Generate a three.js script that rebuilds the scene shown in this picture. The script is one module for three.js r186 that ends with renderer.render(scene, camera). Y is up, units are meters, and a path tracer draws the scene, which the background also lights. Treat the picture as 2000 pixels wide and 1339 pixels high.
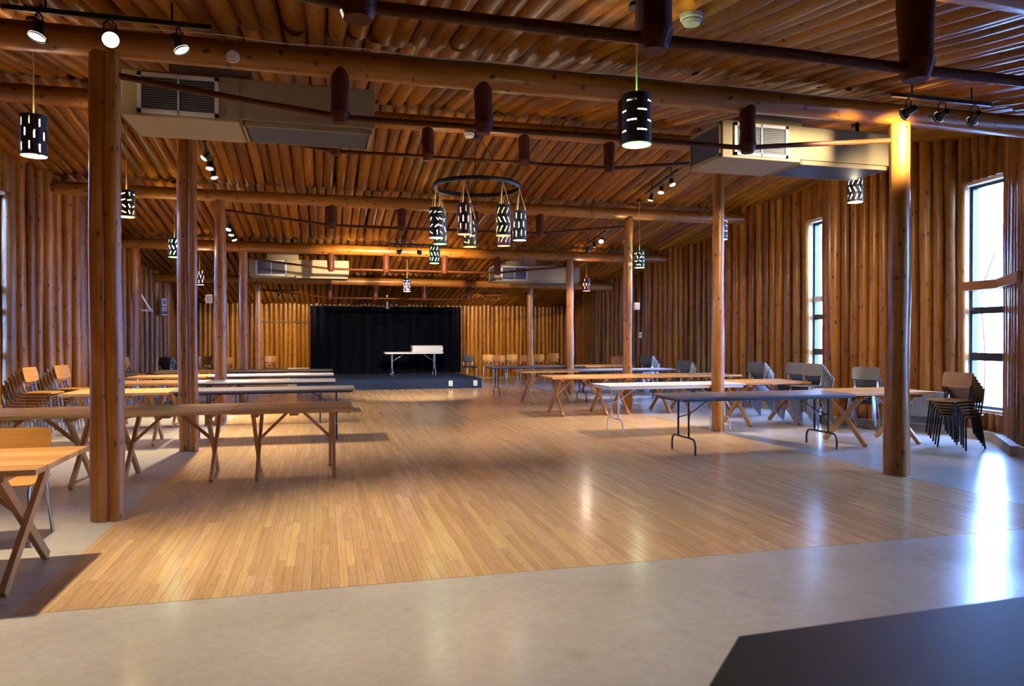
import * as THREE from 'three';
import { mergeGeometries } from 'three/addons/utils/BufferGeometryUtils.js';
import { RoundedBoxGeometry } from 'three/addons/geometries/RoundedBoxGeometry.js';

// ---------------------------------------------------------------- camera, sky, exposure
// Hall axes: u runs across the hall (world x), v runs along it away from the camera (world -z).
const scene = new THREE.Scene();
const camera = new THREE.PerspectiveCamera(51.12, 2000 / 1339, 0.05, 300);
camera.position.set(0, 1.5, 0);
camera.rotation.order = 'YXZ';
camera.rotation.set(-0.0086, -0.2548, 0);
camera.focus = 9.5; camera.userData.fStop = 5.6;
scene.add(camera);
scene.background = new THREE.Color().setRGB(19, 36, 88);      // even overcast sky, bluer than the lamps
const renderer = new THREE.WebGLRenderer({ antialias: true });
renderer.toneMapping = THREE.LinearToneMapping;
renderer.toneMappingExposure = 1.02;
renderer.shadowMap.enabled = true;

const SPOT = 70, PENDANT = 4, CHANDELIER = 2.0;                  // candela
const LAMP = new THREE.Color().setRGB(1.0, 0.84, 0.6);            // halogen

// ---------------------------------------------------------------- helpers
let seed = 7;
const rnd = () => { seed = (seed * 1664525 + 1013904223) >>> 0; return seed / 4294967296; };
const rr = (a, b) => a + (b - a) * rnd();
const pick = (a) => a[Math.floor(rnd() * a.length)];
const W = (u, y, v) => new THREE.Vector3(u, y, -v);
const UPV = new THREE.Vector3(0, 1, 0);
const used = new Map();
function numbered(n) { const k = used.get(n) || 0; used.set(n, k + 1); return k ? n + '_' + String(k).padStart(3, '0') : n; }
function mk(name, geo, mat, parent) {
  const m = new THREE.Mesh(geo, mat); m.name = name; m.castShadow = m.receiveShadow = true;
  if (parent) parent.add(m); return m;
}
function thing(name, label, category, group, kind) {
  const o = new THREE.Group(); o.name = numbered(name); scene.add(o);
  o.userData = {};
  if (label) o.userData.label = label;
  if (category) o.userData.category = category;
  if (group) o.userData.group = group;
  if (kind) o.userData.kind = kind;
  return o;
}
function struct(name, label) { return thing(name, label, null, null, 'structure'); }
function sub(name, parent) { const g = new THREE.Group(); g.name = name; parent.add(g); return g; }
function box(w, h, d, x = 0, y = 0, z = 0) { const g = new THREE.BoxGeometry(w, h, d); g.translate(x, y, z); return g; }
// uv in metres by the face's main direction; long = axis of the grain
function metreUV(g, long = 'x', s = 1, ou = 0, ov = 0) {
  const p = g.attributes.position, n = g.attributes.normal, uv = new Float32Array(p.count * 2), L = 'xyz'.indexOf(long);
  for (let i = 0; i < p.count; i++) {
    const c = [p.getX(i), p.getY(i), p.getZ(i)], a = [Math.abs(n.getX(i)), Math.abs(n.getY(i)), Math.abs(n.getZ(i))];
    const k = a.indexOf(Math.max(...a)), rest = [0, 1, 2].filter((j) => j !== k);
    let al = L, ac = rest.find((j) => j !== L);
    if (k === L) { al = rest[0]; ac = rest[1]; }
    uv[2 * i] = c[ac] * s + ou; uv[2 * i + 1] = c[al] * s + ov;
  }
  g.setAttribute('uv', new THREE.BufferAttribute(uv, 2)); return g;
}
function along(m, a, b, r) {       // put a unit log (radius 1, length 1 from y 0) between two points
  const d = b.clone().sub(a), l = d.length();
  m.position.copy(a); m.scale.set(r, l, r);
  m.quaternion.setFromUnitVectors(UPV, d.normalize());
  m.quaternion.multiply(new THREE.Quaternion().setFromAxisAngle(UPV, rnd() * 6.28));
  return m;
}
function bar(w, d, a, b) {         // squared bar between two points
  const g = new THREE.BoxGeometry(w, a.distanceTo(b), d);
  metreUV(g, 'y', 1, rnd(), rnd());
  const q = new THREE.Quaternion().setFromUnitVectors(UPV, b.clone().sub(a).normalize());
  g.applyQuaternion(q); const c = a.clone().add(b).multiplyScalar(0.5); g.translate(c.x, c.y, c.z); return g;
}
function tube(pts, r, seg = 16, rad = 7, tension = 0.5) {
  return new THREE.TubeGeometry(new THREE.CatmullRomCurve3(pts.map((p) => new THREE.Vector3(...p)), false, 'catmullrom', tension), seg, r, rad, false);
}
function pipe(pts, r, rad = 8) {   // straight runs with caps
  const gs = [];
  for (let i = 0; i + 1 < pts.length; i++) {
    const a = new THREE.Vector3(...pts[i]), b = new THREE.Vector3(...pts[i + 1]), g = new THREE.CylinderGeometry(r, r, a.distanceTo(b), rad, 1);
    g.applyQuaternion(new THREE.Quaternion().setFromUnitVectors(UPV, b.clone().sub(a).normalize()));
    const c = a.add(b).multiplyScalar(0.5); g.translate(c.x, c.y, c.z); gs.push(g);
  }
  return gs.length > 1 ? mergeGeometries(gs) : gs[0];
}

// ---------------------------------------------------------------- noise and textures
function lattice(n, s) { let q = s; const a = new Float32Array(n * n); for (let i = 0; i < a.length; i++) { q = (q * 1664525 + 1013904223) >>> 0; a[i] = q / 4294967296; } return a; }
const LAT = lattice(256, 11);
function vnoise(x, y, px, py) {    // periodic value noise
  const xi = Math.floor(x), yi = Math.floor(y), fx = x - xi, fy = y - yi, w = (t) => t * t * (3 - 2 * t);
  const m = (a, p) => ((a % p) + p) % p, x0 = m(xi, px), x1 = m(xi + 1, px), y0 = m(yi, py), y1 = m(yi + 1, py), g = (a, b) => LAT[(b & 255) * 256 + (a & 255)];
  const a = g(x0, y0), b = g(x1, y0), c = g(x0, y1), d = g(x1, y1), u = w(fx), v = w(fy);
  return a + (b - a) * u + (c - a) * v + (a - b - c + d) * u * v;
}
function fbm(x, y, fx, fy, oct) { let s = 0, a = 0.5, t = 0; for (let o = 0; o < oct; o++) { s += a * vnoise(x * fx, y * fy, fx, fy); t += a; a *= 0.5; fx *= 2; fy *= 2; } return s / t; }
function dataTex(w, h, fn, srgb = true) {
  const d = new Uint8Array(w * h * 4);
  for (let j = 0; j < h; j++) for (let i = 0; i < w; i++) {
    const c = fn(i / w, j / h), k = 4 * (j * w + i);
    d[k] = Math.max(0, Math.min(255, c[0])); d[k + 1] = Math.max(0, Math.min(255, c[1])); d[k + 2] = Math.max(0, Math.min(255, c[2])); d[k + 3] = 255;
  }
  const t = new THREE.DataTexture(d, w, h, THREE.RGBAFormat);
  t.wrapS = t.wrapT = THREE.RepeatWrapping; t.magFilter = THREE.LinearFilter; t.minFilter = THREE.LinearMipmapLinearFilter; t.generateMipmaps = true;
  if (srgb) t.colorSpace = THREE.SRGBColorSpace; t.needsUpdate = true; return t;
}
const mix3 = (a, b, t) => [a[0] + (b[0] - a[0]) * t, a[1] + (b[1] - a[1]) * t, a[2] + (b[2] - a[2]) * t];
// peeled pine log: grain along y, knots, weather streaks. covers one turn by 2.4 m
const knots = []; for (let i = 0; i < 24; i++) knots.push([rnd(), rnd(), rr(0.006, 0.024), rr(0.0025, 0.007)]);
const logTex = dataTex(384, 1024, (x, y) => {
  let c = mix3([176, 104, 44], [226, 158, 84], fbm(x, y, 6, 3, 3));
  c = mix3(c, [150, 78, 30], 0.55 * Math.pow(fbm(x + 0.3, y, 40, 4, 2), 2));
  c = mix3(c, [238, 184, 116], 0.35 * Math.max(0, fbm(x, y + 0.4, 9, 12, 2) - 0.45) * 2);
  for (const [kx, ky, sx, sy] of knots) {
    let dx = Math.abs(x - kx); dx = Math.min(dx, 1 - dx); let dy = Math.abs(y - ky); dy = Math.min(dy, 1 - dy);
    const q = Math.sqrt((dx / sx) ** 2 + (dy / sy) ** 2);
    if (q < 2.2) c = mix3(c, [70, 34, 14], q < 1 ? 0.85 : 0.55 * (2.2 - q) / 1.2);
  }
  return c;
});
const logBump = dataTex(256, 512, (x, y) => { const v = 255 * (0.6 * fbm(x, y, 8, 10, 3) + 0.4 * fbm(x, y, 60, 8, 1)); return [v, v, v]; }, false);
// strip flooring and table boards: grain along y (v axis), one tile = 1 m
const boardTex = dataTex(512, 512, (x, y) => {
  let c = mix3([206, 172, 128], [232, 202, 160], fbm(x, y, 12, 2, 3));
  c = mix3(c, [168, 122, 74], 0.5 * Math.pow(fbm(x, y, 90, 4, 2), 2.2));
  return mix3(c, [206, 164, 112], 0.3 * fbm(x, y, 5, 7, 2));
});
const stains = []; for (let i = 0; i < 46; i++) stains.push([rnd(), rnd(), rr(0.004, 0.02), rr(0.2, 0.6)]);
const concreteTex = dataTex(1024, 1024, (x, y) => {
  const n = fbm(x, y, 7, 7, 5), f = fbm(x, y, 120, 120, 2);
  let c = mix3([196, 188, 172], [222, 214, 200], n); c = mix3(c, [160, 150, 134], 0.22 * f);
  for (const [kx, ky, s, a] of stains) {
    let dx = Math.abs(x - kx); dx = Math.min(dx, 1 - dx); let dy = Math.abs(y - ky); dy = Math.min(dy, 1 - dy);
    const q = Math.hypot(dx, dy) / s + 0.8 * (fbm(x, y, 60, 60, 2) - 0.5);
    if (q < 1) c = mix3(c, [138, 126, 108], 0.45 * a * (1 - q));
  }
  return c;
});
const concreteRough = dataTex(512, 512, (x, y) => { const v = 255 * (0.13 + 0.1 * fbm(x, y, 9, 9, 4) + 0.05 * fbm(x, y, 80, 80, 1)); return [v, v, v]; }, false);
const fineBump = dataTex(256, 256, (x, y) => { const v = 255 * fbm(x, y, 40, 40, 3); return [v, v, v]; }, false);
const weaveTex = dataTex(128, 128, (x, y) => { const v = (Math.sin(x * 6.283 * 32) * Math.sin(y * 6.283 * 32) * 0.5 + 0.5) * 255; return [v, v, v]; }, false);
function repeat(t, x, y) { const c = t.clone(); c.repeat.set(x, y); c.needsUpdate = true; return c; }

// ---------------------------------------------------------------- materials
const lin = (r, g, b) => new THREE.Color().setRGB(r, g, b);
const std = (o) => new THREE.MeshStandardMaterial(o);
const logMat = (r, g, b, rough = 0.42, coat = 0.25) => new THREE.MeshPhysicalMaterial({ color: lin(r, g, b), map: logTex, bumpMap: logBump, bumpScale: 0.003, roughness: rough, specularIntensity: 0.2 + 1.6 * coat, clearcoat: coat, clearcoatRoughness: 0.2 });
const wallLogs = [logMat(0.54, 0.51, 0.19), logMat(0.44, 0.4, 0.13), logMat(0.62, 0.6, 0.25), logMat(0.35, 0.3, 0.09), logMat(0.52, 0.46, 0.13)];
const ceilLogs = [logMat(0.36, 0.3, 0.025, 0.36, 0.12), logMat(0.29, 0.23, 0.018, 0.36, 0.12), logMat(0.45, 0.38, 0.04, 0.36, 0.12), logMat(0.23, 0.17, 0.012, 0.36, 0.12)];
const postMat = logMat(0.6, 0.59, 0.37, 0.34), beamMat = logMat(0.5, 0.44, 0.15, 0.42);
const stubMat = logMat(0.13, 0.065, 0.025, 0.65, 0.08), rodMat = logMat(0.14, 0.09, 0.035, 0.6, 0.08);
const M = {
  concrete: new THREE.MeshPhysicalMaterial({ color: lin(0.8, 0.79, 0.77), map: concreteTex, roughnessMap: concreteRough, roughness: 1, bumpMap: fineBump, bumpScale: 0.0006 }),
  subfloor: std({ color: lin(0.06, 0.035, 0.02), roughness: 0.9 }),
  sheath: std({ color: lin(0.12, 0.07, 0.035), roughness: 0.9 }),
  curb: std({ color: lin(0.42, 0.36, 0.27), roughness: 0.6, bumpMap: fineBump, bumpScale: 0.001 }),
  darkFrame: std({ color: lin(0.012, 0.016, 0.022), roughness: 0.35 }),
  glass: new THREE.MeshPhysicalMaterial({ color: 0xffffff, transmission: 1, thickness: 0, roughness: 0.02, ior: 1.45 }),
  reveal: std({ color: lin(0.72, 0.66, 0.58), roughness: 0.6, bumpMap: fineBump, bumpScale: 0.001 }),
  blackMetal: std({ color: lin(0.012, 0.012, 0.014), roughness: 0.4, metalness: 0.3 }),
  tubeBlack: std({ color: lin(0.02, 0.021, 0.025), roughness: 0.28, metalness: 0.4 }),
  tubeSteel: std({ color: lin(0.42, 0.46, 0.52), roughness: 0.25, metalness: 0.85 }),
  tubeWhite: std({ color: lin(0.56, 0.55, 0.55), roughness: 0.4 }),
  topDark: std({ color: lin(0.2, 0.16, 0.15), roughness: 0.28, bumpMap: fineBump, bumpScale: 0.0004 }),
  topBlueGrey: std({ color: lin(0.2, 0.18, 0.18), roughness: 0.3, bumpMap: fineBump, bumpScale: 0.0004 }),
  topWhite: std({ color: lin(0.46, 0.44, 0.43), roughness: 0.38, bumpMap: fineBump, bumpScale: 0.0006 }),
  edgeBlack: std({ color: lin(0.016, 0.02, 0.028), roughness: 0.4 }),
  duct: std({ color: lin(0.29, 0.215, 0.105), roughness: 0.55, bumpMap: fineBump, bumpScale: 0.0006 }),
  ductDark: std({ color: lin(0.05, 0.05, 0.055), roughness: 0.6 }),
  grilleWhite: std({ color: lin(0.62, 0.62, 0.6), roughness: 0.45 }),
  louvre: std({ color: lin(0.16, 0.165, 0.18), roughness: 0.5 }),
  bluePanel: std({ color: lin(0.022, 0.027, 0.04), roughness: 0.6, bumpMap: repeat(weaveTex, 4, 2), bumpScale: 0.001 }),
  carpet: new THREE.MeshPhysicalMaterial({ color: lin(0.014, 0.023, 0.05), roughness: 0.95, specularIntensity: 0.3, bumpMap: fineBump, bumpScale: 0.003 }),
  curtain: std({ color: lin(0.004, 0.0045, 0.008), roughness: 0.95 }),
  white: std({ color: lin(0.72, 0.72, 0.7), roughness: 0.45 }),
  cream: std({ color: lin(0.62, 0.58, 0.48), roughness: 0.5 }),
  grey: std({ color: lin(0.2, 0.21, 0.22), roughness: 0.45, metalness: 0.2 }),
  cordTan: std({ color: lin(0.5, 0.33, 0.12), roughness: 0.6 }),
  plyTan: std({ color: lin(0.62, 0.36, 0.12), map: boardTex, roughness: 0.35 }),
  plyGold: std({ color: lin(0.9, 0.62, 0.26), map: boardTex, roughness: 0.35 }),
  plyGrey: std({ color: lin(0.13, 0.125, 0.12), roughness: 0.4 }),
  plyBeige: std({ color: lin(0.62, 0.5, 0.4), map: boardTex, roughness: 0.35 }),
  plyBlack: std({ color: lin(0.03, 0.03, 0.034), roughness: 0.45 }),
  counter: std({ color: lin(0.014, 0.009, 0.0075), roughness: 0.46 }),
  paper: std({ color: lin(0.7, 0.71, 0.72), roughness: 0.8 }),
  ink: std({ color: lin(0.06, 0.07, 0.1), roughness: 0.8 }),
  maroon: std({ color: lin(0.12, 0.03, 0.03), roughness: 0.7 }),
  yard: std({ color: lin(0.26, 0.27, 0.27), roughness: 0.95 }),
  leaf: new THREE.MeshPhysicalMaterial({ color: lin(0.06, 0.1, 0.03), roughness: 0.8, side: THREE.DoubleSide }),
  bark: std({ color: lin(0.1, 0.075, 0.05), roughness: 0.9 }),
  lens: std({ color: lin(0.8, 0.78, 0.72), roughness: 0.2, emissive: lin(1.0, 0.86, 0.66), emissiveIntensity: 7 }),
  reflector: std({ color: lin(0.7, 0.68, 0.64), roughness: 0.2, metalness: 0.8 }),
  bulb: std({ color: lin(0.9, 0.88, 0.8), roughness: 0.3, emissive: lin(1.0, 0.88, 0.7), emissiveIntensity: 16 }),
};
const tableWood = [[0.98, 0.72, 0.42], [0.86, 0.6, 0.33], [1.0, 0.8, 0.5]].map((c) => std({ color: lin(...c), map: boardTex, roughness: 0.26, bumpMap: repeat(fineBump, 3, 1), bumpScale: 0.0008 }));
const legWood = std({ color: lin(0.62, 0.42, 0.22), map: boardTex, roughness: 0.5 });
const stripMats = []; for (let i = 0; i < 9; i++) { const k = rr(0.84, 1.06); stripMats.push(std({ color: lin(k * rr(0.92, 1), k * rr(0.87, 0.94), k * rr(0.74, 0.9)), map: boardTex, roughness: rr(0.16, 0.21) })); }

// ---------------------------------------------------------------- unit logs
function logGeo(s, radial = 12, rings = 6, taper = 0, wob = 0.05, cap = true, turn = 1.5) {
  const pos = [], nor = [], uv = [], idx = [], o1 = s * 1.7, o2 = s * 3.1;
  for (let j = 0; j <= rings; j++) {
    const t = j / rings, cx = wob * Math.sin(t * 5 + o1), cz = wob * Math.cos(t * 4.3 + o2);
    for (let i = 0; i <= radial; i++) {
      const a = (i % radial) / radial * Math.PI * 2, r = (1 - taper * t) * (1 + 0.06 * Math.sin(a * 2 + o1 + t * 3) + 0.04 * Math.sin(a * 3 + o2 - t * 6) + 0.05 * Math.sin(t * 13 + o2));
      pos.push(cx + r * Math.cos(a), t, cz + r * Math.sin(a)); nor.push(Math.cos(a), 0, Math.sin(a)); uv.push(i / radial, t * turn + s * 0.37);
    }
  }
  const n = radial + 1;
  for (let j = 0; j < rings; j++) for (let i = 0; i < radial; i++) { const a = j * n + i, b = a + 1, c = a + n, d = c + 1; idx.push(a, c, b, b, c, d); }
  if (cap) for (const j of [0, rings]) {
    const b = pos.length / 3, y = j / rings; for (let i = 0; i < radial; i++) { const k = (j * n + i) * 3; pos.push(pos[k], y, pos[k + 2]); nor.push(0, j ? 1 : -1, 0); uv.push(0.5 + 0.1 * pos[k], 0.1 * pos[k + 2]); }
    for (let i = 1; i + 1 < radial; i++) j ? idx.push(b, b + i + 1, b + i) : idx.push(b, b + i, b + i + 1);
  }
  const g = new THREE.BufferGeometry();
  g.setAttribute('position', new THREE.Float32BufferAttribute(pos, 3)); g.setAttribute('normal', new THREE.Float32BufferAttribute(nor, 3)); g.setAttribute('uv', new THREE.Float32BufferAttribute(uv, 2)); g.setIndex(idx); return g;
}
const wallGeo = [], ceilGeo = [], beamGeo = [], postGeo = [];
for (let i = 0; i < 8; i++) { wallGeo.push(logGeo(i + 1, 12, 6, 0.05, 0.09)); ceilGeo.push(logGeo(i + 20, 12, 5, rr(-0.12, 0.12), 0.06, true, 1.5)); }
for (let i = 0; i < 4; i++) { beamGeo.push(logGeo(i + 40, 16, 24, 0, 0.09, true, 6)); postGeo.push(logGeo(i + 60, 18, 14, 0.1, 0.05, true, 1.6)); }
const stubGeo = logGeo(81, 14, 3, 0, 0.02, true, 0.2), rodGeo = [logGeo(90, 8, 8, 0, 0.12, true, 1), logGeo(91, 8, 8, 0, 0.12, true, 1)];

// ---------------------------------------------------------------- plan of the hall
const CU = 2.13, BAY = 3.66, RIDGE = 10.2;
const ceilY = (v) => v < RIDGE ? 4.74 - 0.17 * (RIDGE - v) : 4.74 - 0.131 * (v - RIDGE);   // underside of the ceiling logs
const BACK = 26.3, FRONT = -2.6;
const mir = (u) => 2 * CU - u;
const ROWS = [2.95, 6.5, 10.2, 13.85, 17.5, 21.2];

// floor: painted concrete round a strip-wood dance floor
const FU0 = -1.64, FU1 = 6.03, FV0 = 4.4, FV1 = 20.6;
{
  const f = struct('floor', 'pale painted concrete floor round the wooden dance floor');
  const parts = [[-7, FU0, FRONT - 1, BACK + 1], [FU1, 11.5, FRONT - 1, BACK + 1], [FU0, FU1, FRONT - 1, FV0], [FU0, FU1, FV1, BACK + 1]].map(([a, b, c, d]) => metreUV(box(b - a, 0.2, d - c, (a + b) / 2, -0.1, -(c + d) / 2), 'z', 0.25));
  mk('concrete', mergeGeometries(parts), M.concrete, f);
  mk('subfloor', box(FU1 - FU0 + 0.02, 0.1, FV1 - FV0 + 0.02, (FU0 + FU1) / 2, -0.063, -(FV0 + FV1) / 2), M.subfloor, f);
  // strips of maple, laid along the hall
  const SW = 0.0555, n = Math.floor((FU1 - FU0) / SW), pieces = [];
  for (let i = 0; i < n; i++) {
    let v = FV0 + 0.002, first = true;
    while (v < FV1) { let l = first ? rr(0.25, 1.3) : rr(0.5, 1.5); first = false; if (v + l > FV1 - 0.2) l = FV1 - v; pieces.push([FU0 + SW * (i + 0.5), v, l]); v += l; }
  }
  const seen = (p) => { const [u, v, l] = p, d = 0.252 * u + 0.9677 * (v + l / 2), x = 0.9677 * u - 0.252 * (v + l / 2); return Math.abs(x / d) < 0.72; };
  const order = pieces.map((p, i) => [seen(p) ? p[1] - p[2] * 0.6 : 99, i]).sort((a, b) => a[0] - b[0]);
  const single = new Set(order.slice(0, 300).map((a) => a[1]));
  const deck = sub('dance_floor', f), many = [], geos = {};
  pieces.forEach(([u, v, l], i) => {
    if (single.has(i)) {
      const L = Math.max(0.05, Math.round(l * 20) / 20), key = L + '/' + (i % 3);
      const g = geos[key] || (geos[key] = metreUV(box(SW - 0.0012, 0.014, 1, 0, -0.006, 0), 'z', 1, 0.13 * (i % 7), 0.37 * (i % 3)));
      const m = mk('floor_strip', g, pick(stripMats), deck); m.position.set(u, 0.0005 * rnd(), -(v + l / 2)); m.scale.z = l - 0.001;
    } else {
      const g = metreUV(box(SW - 0.0012, 0.014, l - 0.001, 0, -0.006, 0), 'z', 1, rnd(), rnd()); g.translate(u, 0.0004 * rnd(), -(v + l / 2));
      const k = rr(0.86, 1.06), c = [k * rr(0.92, 1), k * rr(0.87, 0.94), k * rr(0.74, 0.9)], a = new Float32Array(g.attributes.position.count * 3);
      for (let q = 0; q < a.length; q++) a[q] = c[q % 3];
      g.setAttribute('color', new THREE.BufferAttribute(a, 3)); many.push(g);
    }
  });
  const rest = mk('floor_strips', mergeGeometries(many), std({ map: boardTex, vertexColors: true, roughness: 0.185 }), f); rest.userData.kind = 'stuff';
}

// side walls: zigzag bays of upright logs with a tall narrow window in the outer fold
function facet(wall, a, b, from, to, nLogs) {       // upright logs from a to b
  const dir = [b[0] - a[0], b[1] - a[1]], l = Math.hypot(...dir);
  let t = 0; const ps = [];
  while (t < l) { const w = l / nLogs * rr(0.82, 1.18); ps.push([t + w / 2, w]); t += w; }
  for (const [q, w] of ps) {
    const k = Math.min(1, q / l), u = a[0] + dir[0] * k, v = a[1] + dir[1] * k;
    const top = to === null ? ceilY(v) + 0.12 : to;
    const m = mk('log', pick(wallGeo), pick(wallLogs), wall);
    m.position.copy(W(u, from, v)); m.rotation.y = rnd() * 6.28; m.scale.set(w * 0.505, top - from, w * 0.505);
  }
}
function sheathing(wall, a, b, out, y0, y1) {       // boards behind the logs; out = +1 right wall, -1 left wall
  const du = b[0] - a[0], dv = b[1] - a[1], l = Math.hypot(du, dv), g = metreUV(box(l + 0.12, y1 - y0, 0.1, 0, (y0 + y1) / 2, 0), 'y', 1);
  const m = mk('sheathing', g, M.sheath, wall);
  let nu = dv / l, nv = -du / l; if (nu * out < 0) { nu = -nu; nv = -nv; }
  m.position.copy(W((a[0] + b[0]) / 2 + nu * 0.13, 0, (a[1] + b[1]) / 2 + nv * 0.13)); m.rotation.y = Math.atan2(dv, du);
}
let windowCount = 0;
function tallWindow(P, Q, out, wall, k) {
  const side = out > 0 ? 'right' : 'left';
  const w = struct('window_' + (++windowCount), 'tall narrow dark-framed window in the ' + side + ' log wall, bay ' + (k + 1) + ' from the camera');
  const du = Q[0] - P[0], dv = Q[1] - P[1], l = Math.hypot(du, dv);
  let nu = dv / l, nv = -du / l; if (nu * out < 0) { nu = -nu; nv = -nv; }
  w.position.copy(W((P[0] + Q[0]) / 2 + nu * 0.16, 0, (P[1] + Q[1]) / 2 + nv * 0.16)); w.rotation.y = Math.atan2(dv, du);
  const z = 0, y0 = 0.42, y1 = 3.8 - Math.max(0, 4.4 - ceilY(P[1]) ) * 0.9, h = y1 - y0, f = 0.045;
  // local: x along the wall, y up; thickness z
  for (const s of [-1, 1]) mk('frame_side', box(f, h, 0.09, s * (l / 2 - f / 2), y0 + h / 2, z), M.darkFrame, w);
  for (const y of [y0 + f / 2, y1 - f / 2]) mk('frame_rail', box(l, f, 0.09, 0, y, z), M.darkFrame, w);
  const bars = [[1.2, 0.12], [1.9, 0.1]]; if (y1 > 2.9) bars.push([2.26, 0.11]);
  bars.forEach(([y, t], i) => mk('transom', box(l - f, t, 0.1, 0, y, z), i === 2 ? M.reveal : M.darkFrame, w));
  const ys = [y0 + f, ...bars.flatMap(([y, t]) => [y - t / 2, y + t / 2]), y1 - f];
  for (let i = 0; i + 1 < ys.length; i += 2) mk('pane', box(l - 2 * f, ys[i + 1] - ys[i], 0.006, 0, (ys[i] + ys[i + 1]) / 2, z), M.glass, w);
  // reveals between logs and frame, sill and head
  const inward = (out > 0) ? 1 : -1;
  for (const s of [-1, 1]) mk('reveal', metreUV(box(0.03, h + 0.06, 0.3, s * (l / 2 + 0.016), y0 + h / 2, 0.0), 'y'), out > 0 ? M.reveal : M.sheath, w);
  mk('sill', box(l + 0.06, 0.04, 0.32, 0, y0 - 0.02, 0), M.reveal, w);
  mk('head', box(l + 0.06, 0.04, 0.32, 0, y1 + 0.02, 0), M.reveal, w);
  // short logs over and under the window belong to the wall
  facet(wall, P, Q, y1 + 0.04, null, Math.max(3, Math.round(l / 0.17)));
  facet(wall, P, Q, 0, y0 - 0.04, Math.max(3, Math.round(l / 0.17)));
  sheathing(wall, P, Q, out, y1 + 0.04, ceilY((P[1] + Q[1]) / 2) + 0.4); sheathing(wall, P, Q, out, -0.05, y0 - 0.04);
  return w;
}
for (const side of ['right', 'left']) {
  const out = side === 'right' ? 1 : -1, X = (u) => out > 0 ? u : mir(u);
  const wall = struct('wall_' + side, 'zigzag wall of upright peeled logs on the ' + side);
  const curb = struct('baseboard_' + side, 'low cream curb along the foot of the ' + side + ' log wall');
  for (let k = -3; k <= 3; k++) {
    const v = 10.72 + BAY * k;
    const I1 = [X(8.52), v], I0 = [X(8.52), v - BAY];
    let P = [X(9.5), v - 1.8], Q = [X(9.42), v - 2.62];
    if (out < 0) { P = [X(9.18), v - 1.25]; Q = [X(9.3), v - 2.0]; }
    const vis = k >= -1 && (out > 0 || k >= 0);
    facet(wall, I1, P, 0, null, out < 0 ? 8 : vis ? 12 : 7); facet(wall, Q, I0, 0, null, k === 0 && out > 0 ? 9 : 6);
    sheathing(wall, I1, P, out, -0.05, ceilY(v - 1) + 0.5); sheathing(wall, Q, I0, out, -0.05, ceilY(v - 3) + 0.5);
    if (out > 0 ? k >= -2 : k >= 0) tallWindow(P, Q, out, wall, k + 3); else { facet(wall, P, Q, 0, null, 5); sheathing(wall, P, Q, out, -0.05, ceilY(v - 2) + 0.5); }
    for (const [a, b] of [[I1, P], [P, Q], [Q, I0]]) {
      const du = b[0] - a[0], dv = b[1] - a[1], l = Math.hypot(du, dv); let nu = dv / l, nv = -du / l; if (nu * out > 0) { nu = -nu; nv = -nv; }
      const m = mk('curb', metreUV(box(l + 0.1, 0.13, 0.12, 0, 0.065, 0), 'x'), M.curb, curb); m.position.copy(W((a[0] + b[0]) / 2 + nu * 0.13, 0, (a[1] + b[1]) / 2 + nv * 0.13)); m.rotation.y = Math.atan2(dv, du);
    }
  }
  if (out > 0) {       // waist-high wooden rail across the near fold, in line with the window's
    const R = [[9.43, 8.78], [9.35, 8.12], [8.5, 7.07]].map(([u, v]) => [u - 0.06, v + 0.05]);
    for (let i = 0; i < 2; i++) {
      const [a, b] = [R[i], R[i + 1]], du = b[0] - a[0], dv = b[1] - a[1], m = mk('rail', metreUV(box(Math.hypot(du, dv) + 0.03, 0.13, 0.05), 'x'), legWood, wall);
      m.position.copy(W((a[0] + b[0]) / 2, 2.26, (a[1] + b[1]) / 2)); m.rotation.y = Math.atan2(dv, du);
    }
  }
  // last leg to the back wall
  const e = [X(8.52), 10.72 + BAY * 3], c = [X(9.3), BACK];
  facet(wall, c, e, 0, null, 20); sheathing(wall, c, e, out, -0.05, 3.6);
}
{
  const wb = struct('wall_back', 'back wall of thin upright logs behind the stage');
  facet(wb, [mir(9.3), BACK], [9.3, BACK], 0, ceilY(BACK) + 0.1, 92);
  mk('sheathing', box(17, 4, 0.1, CU, 1.9, -BACK - 0.16), M.sheath, wb);
  const bat = mk('batten', metreUV(box(2.2, 0.05, 0.03, -1.2, 2.02, -BACK + 0.1), 'x'), M.sheath, wb);
  const wf = struct('wall_front', 'log wall behind the camera');
  facet(wf, [mir(9), FRONT], [9, FRONT], 0, 3.2, 50); mk('sheathing', box(17, 4, 0.1, CU, 1.9, -FRONT + 0.16), M.sheath, wf);
}

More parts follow.
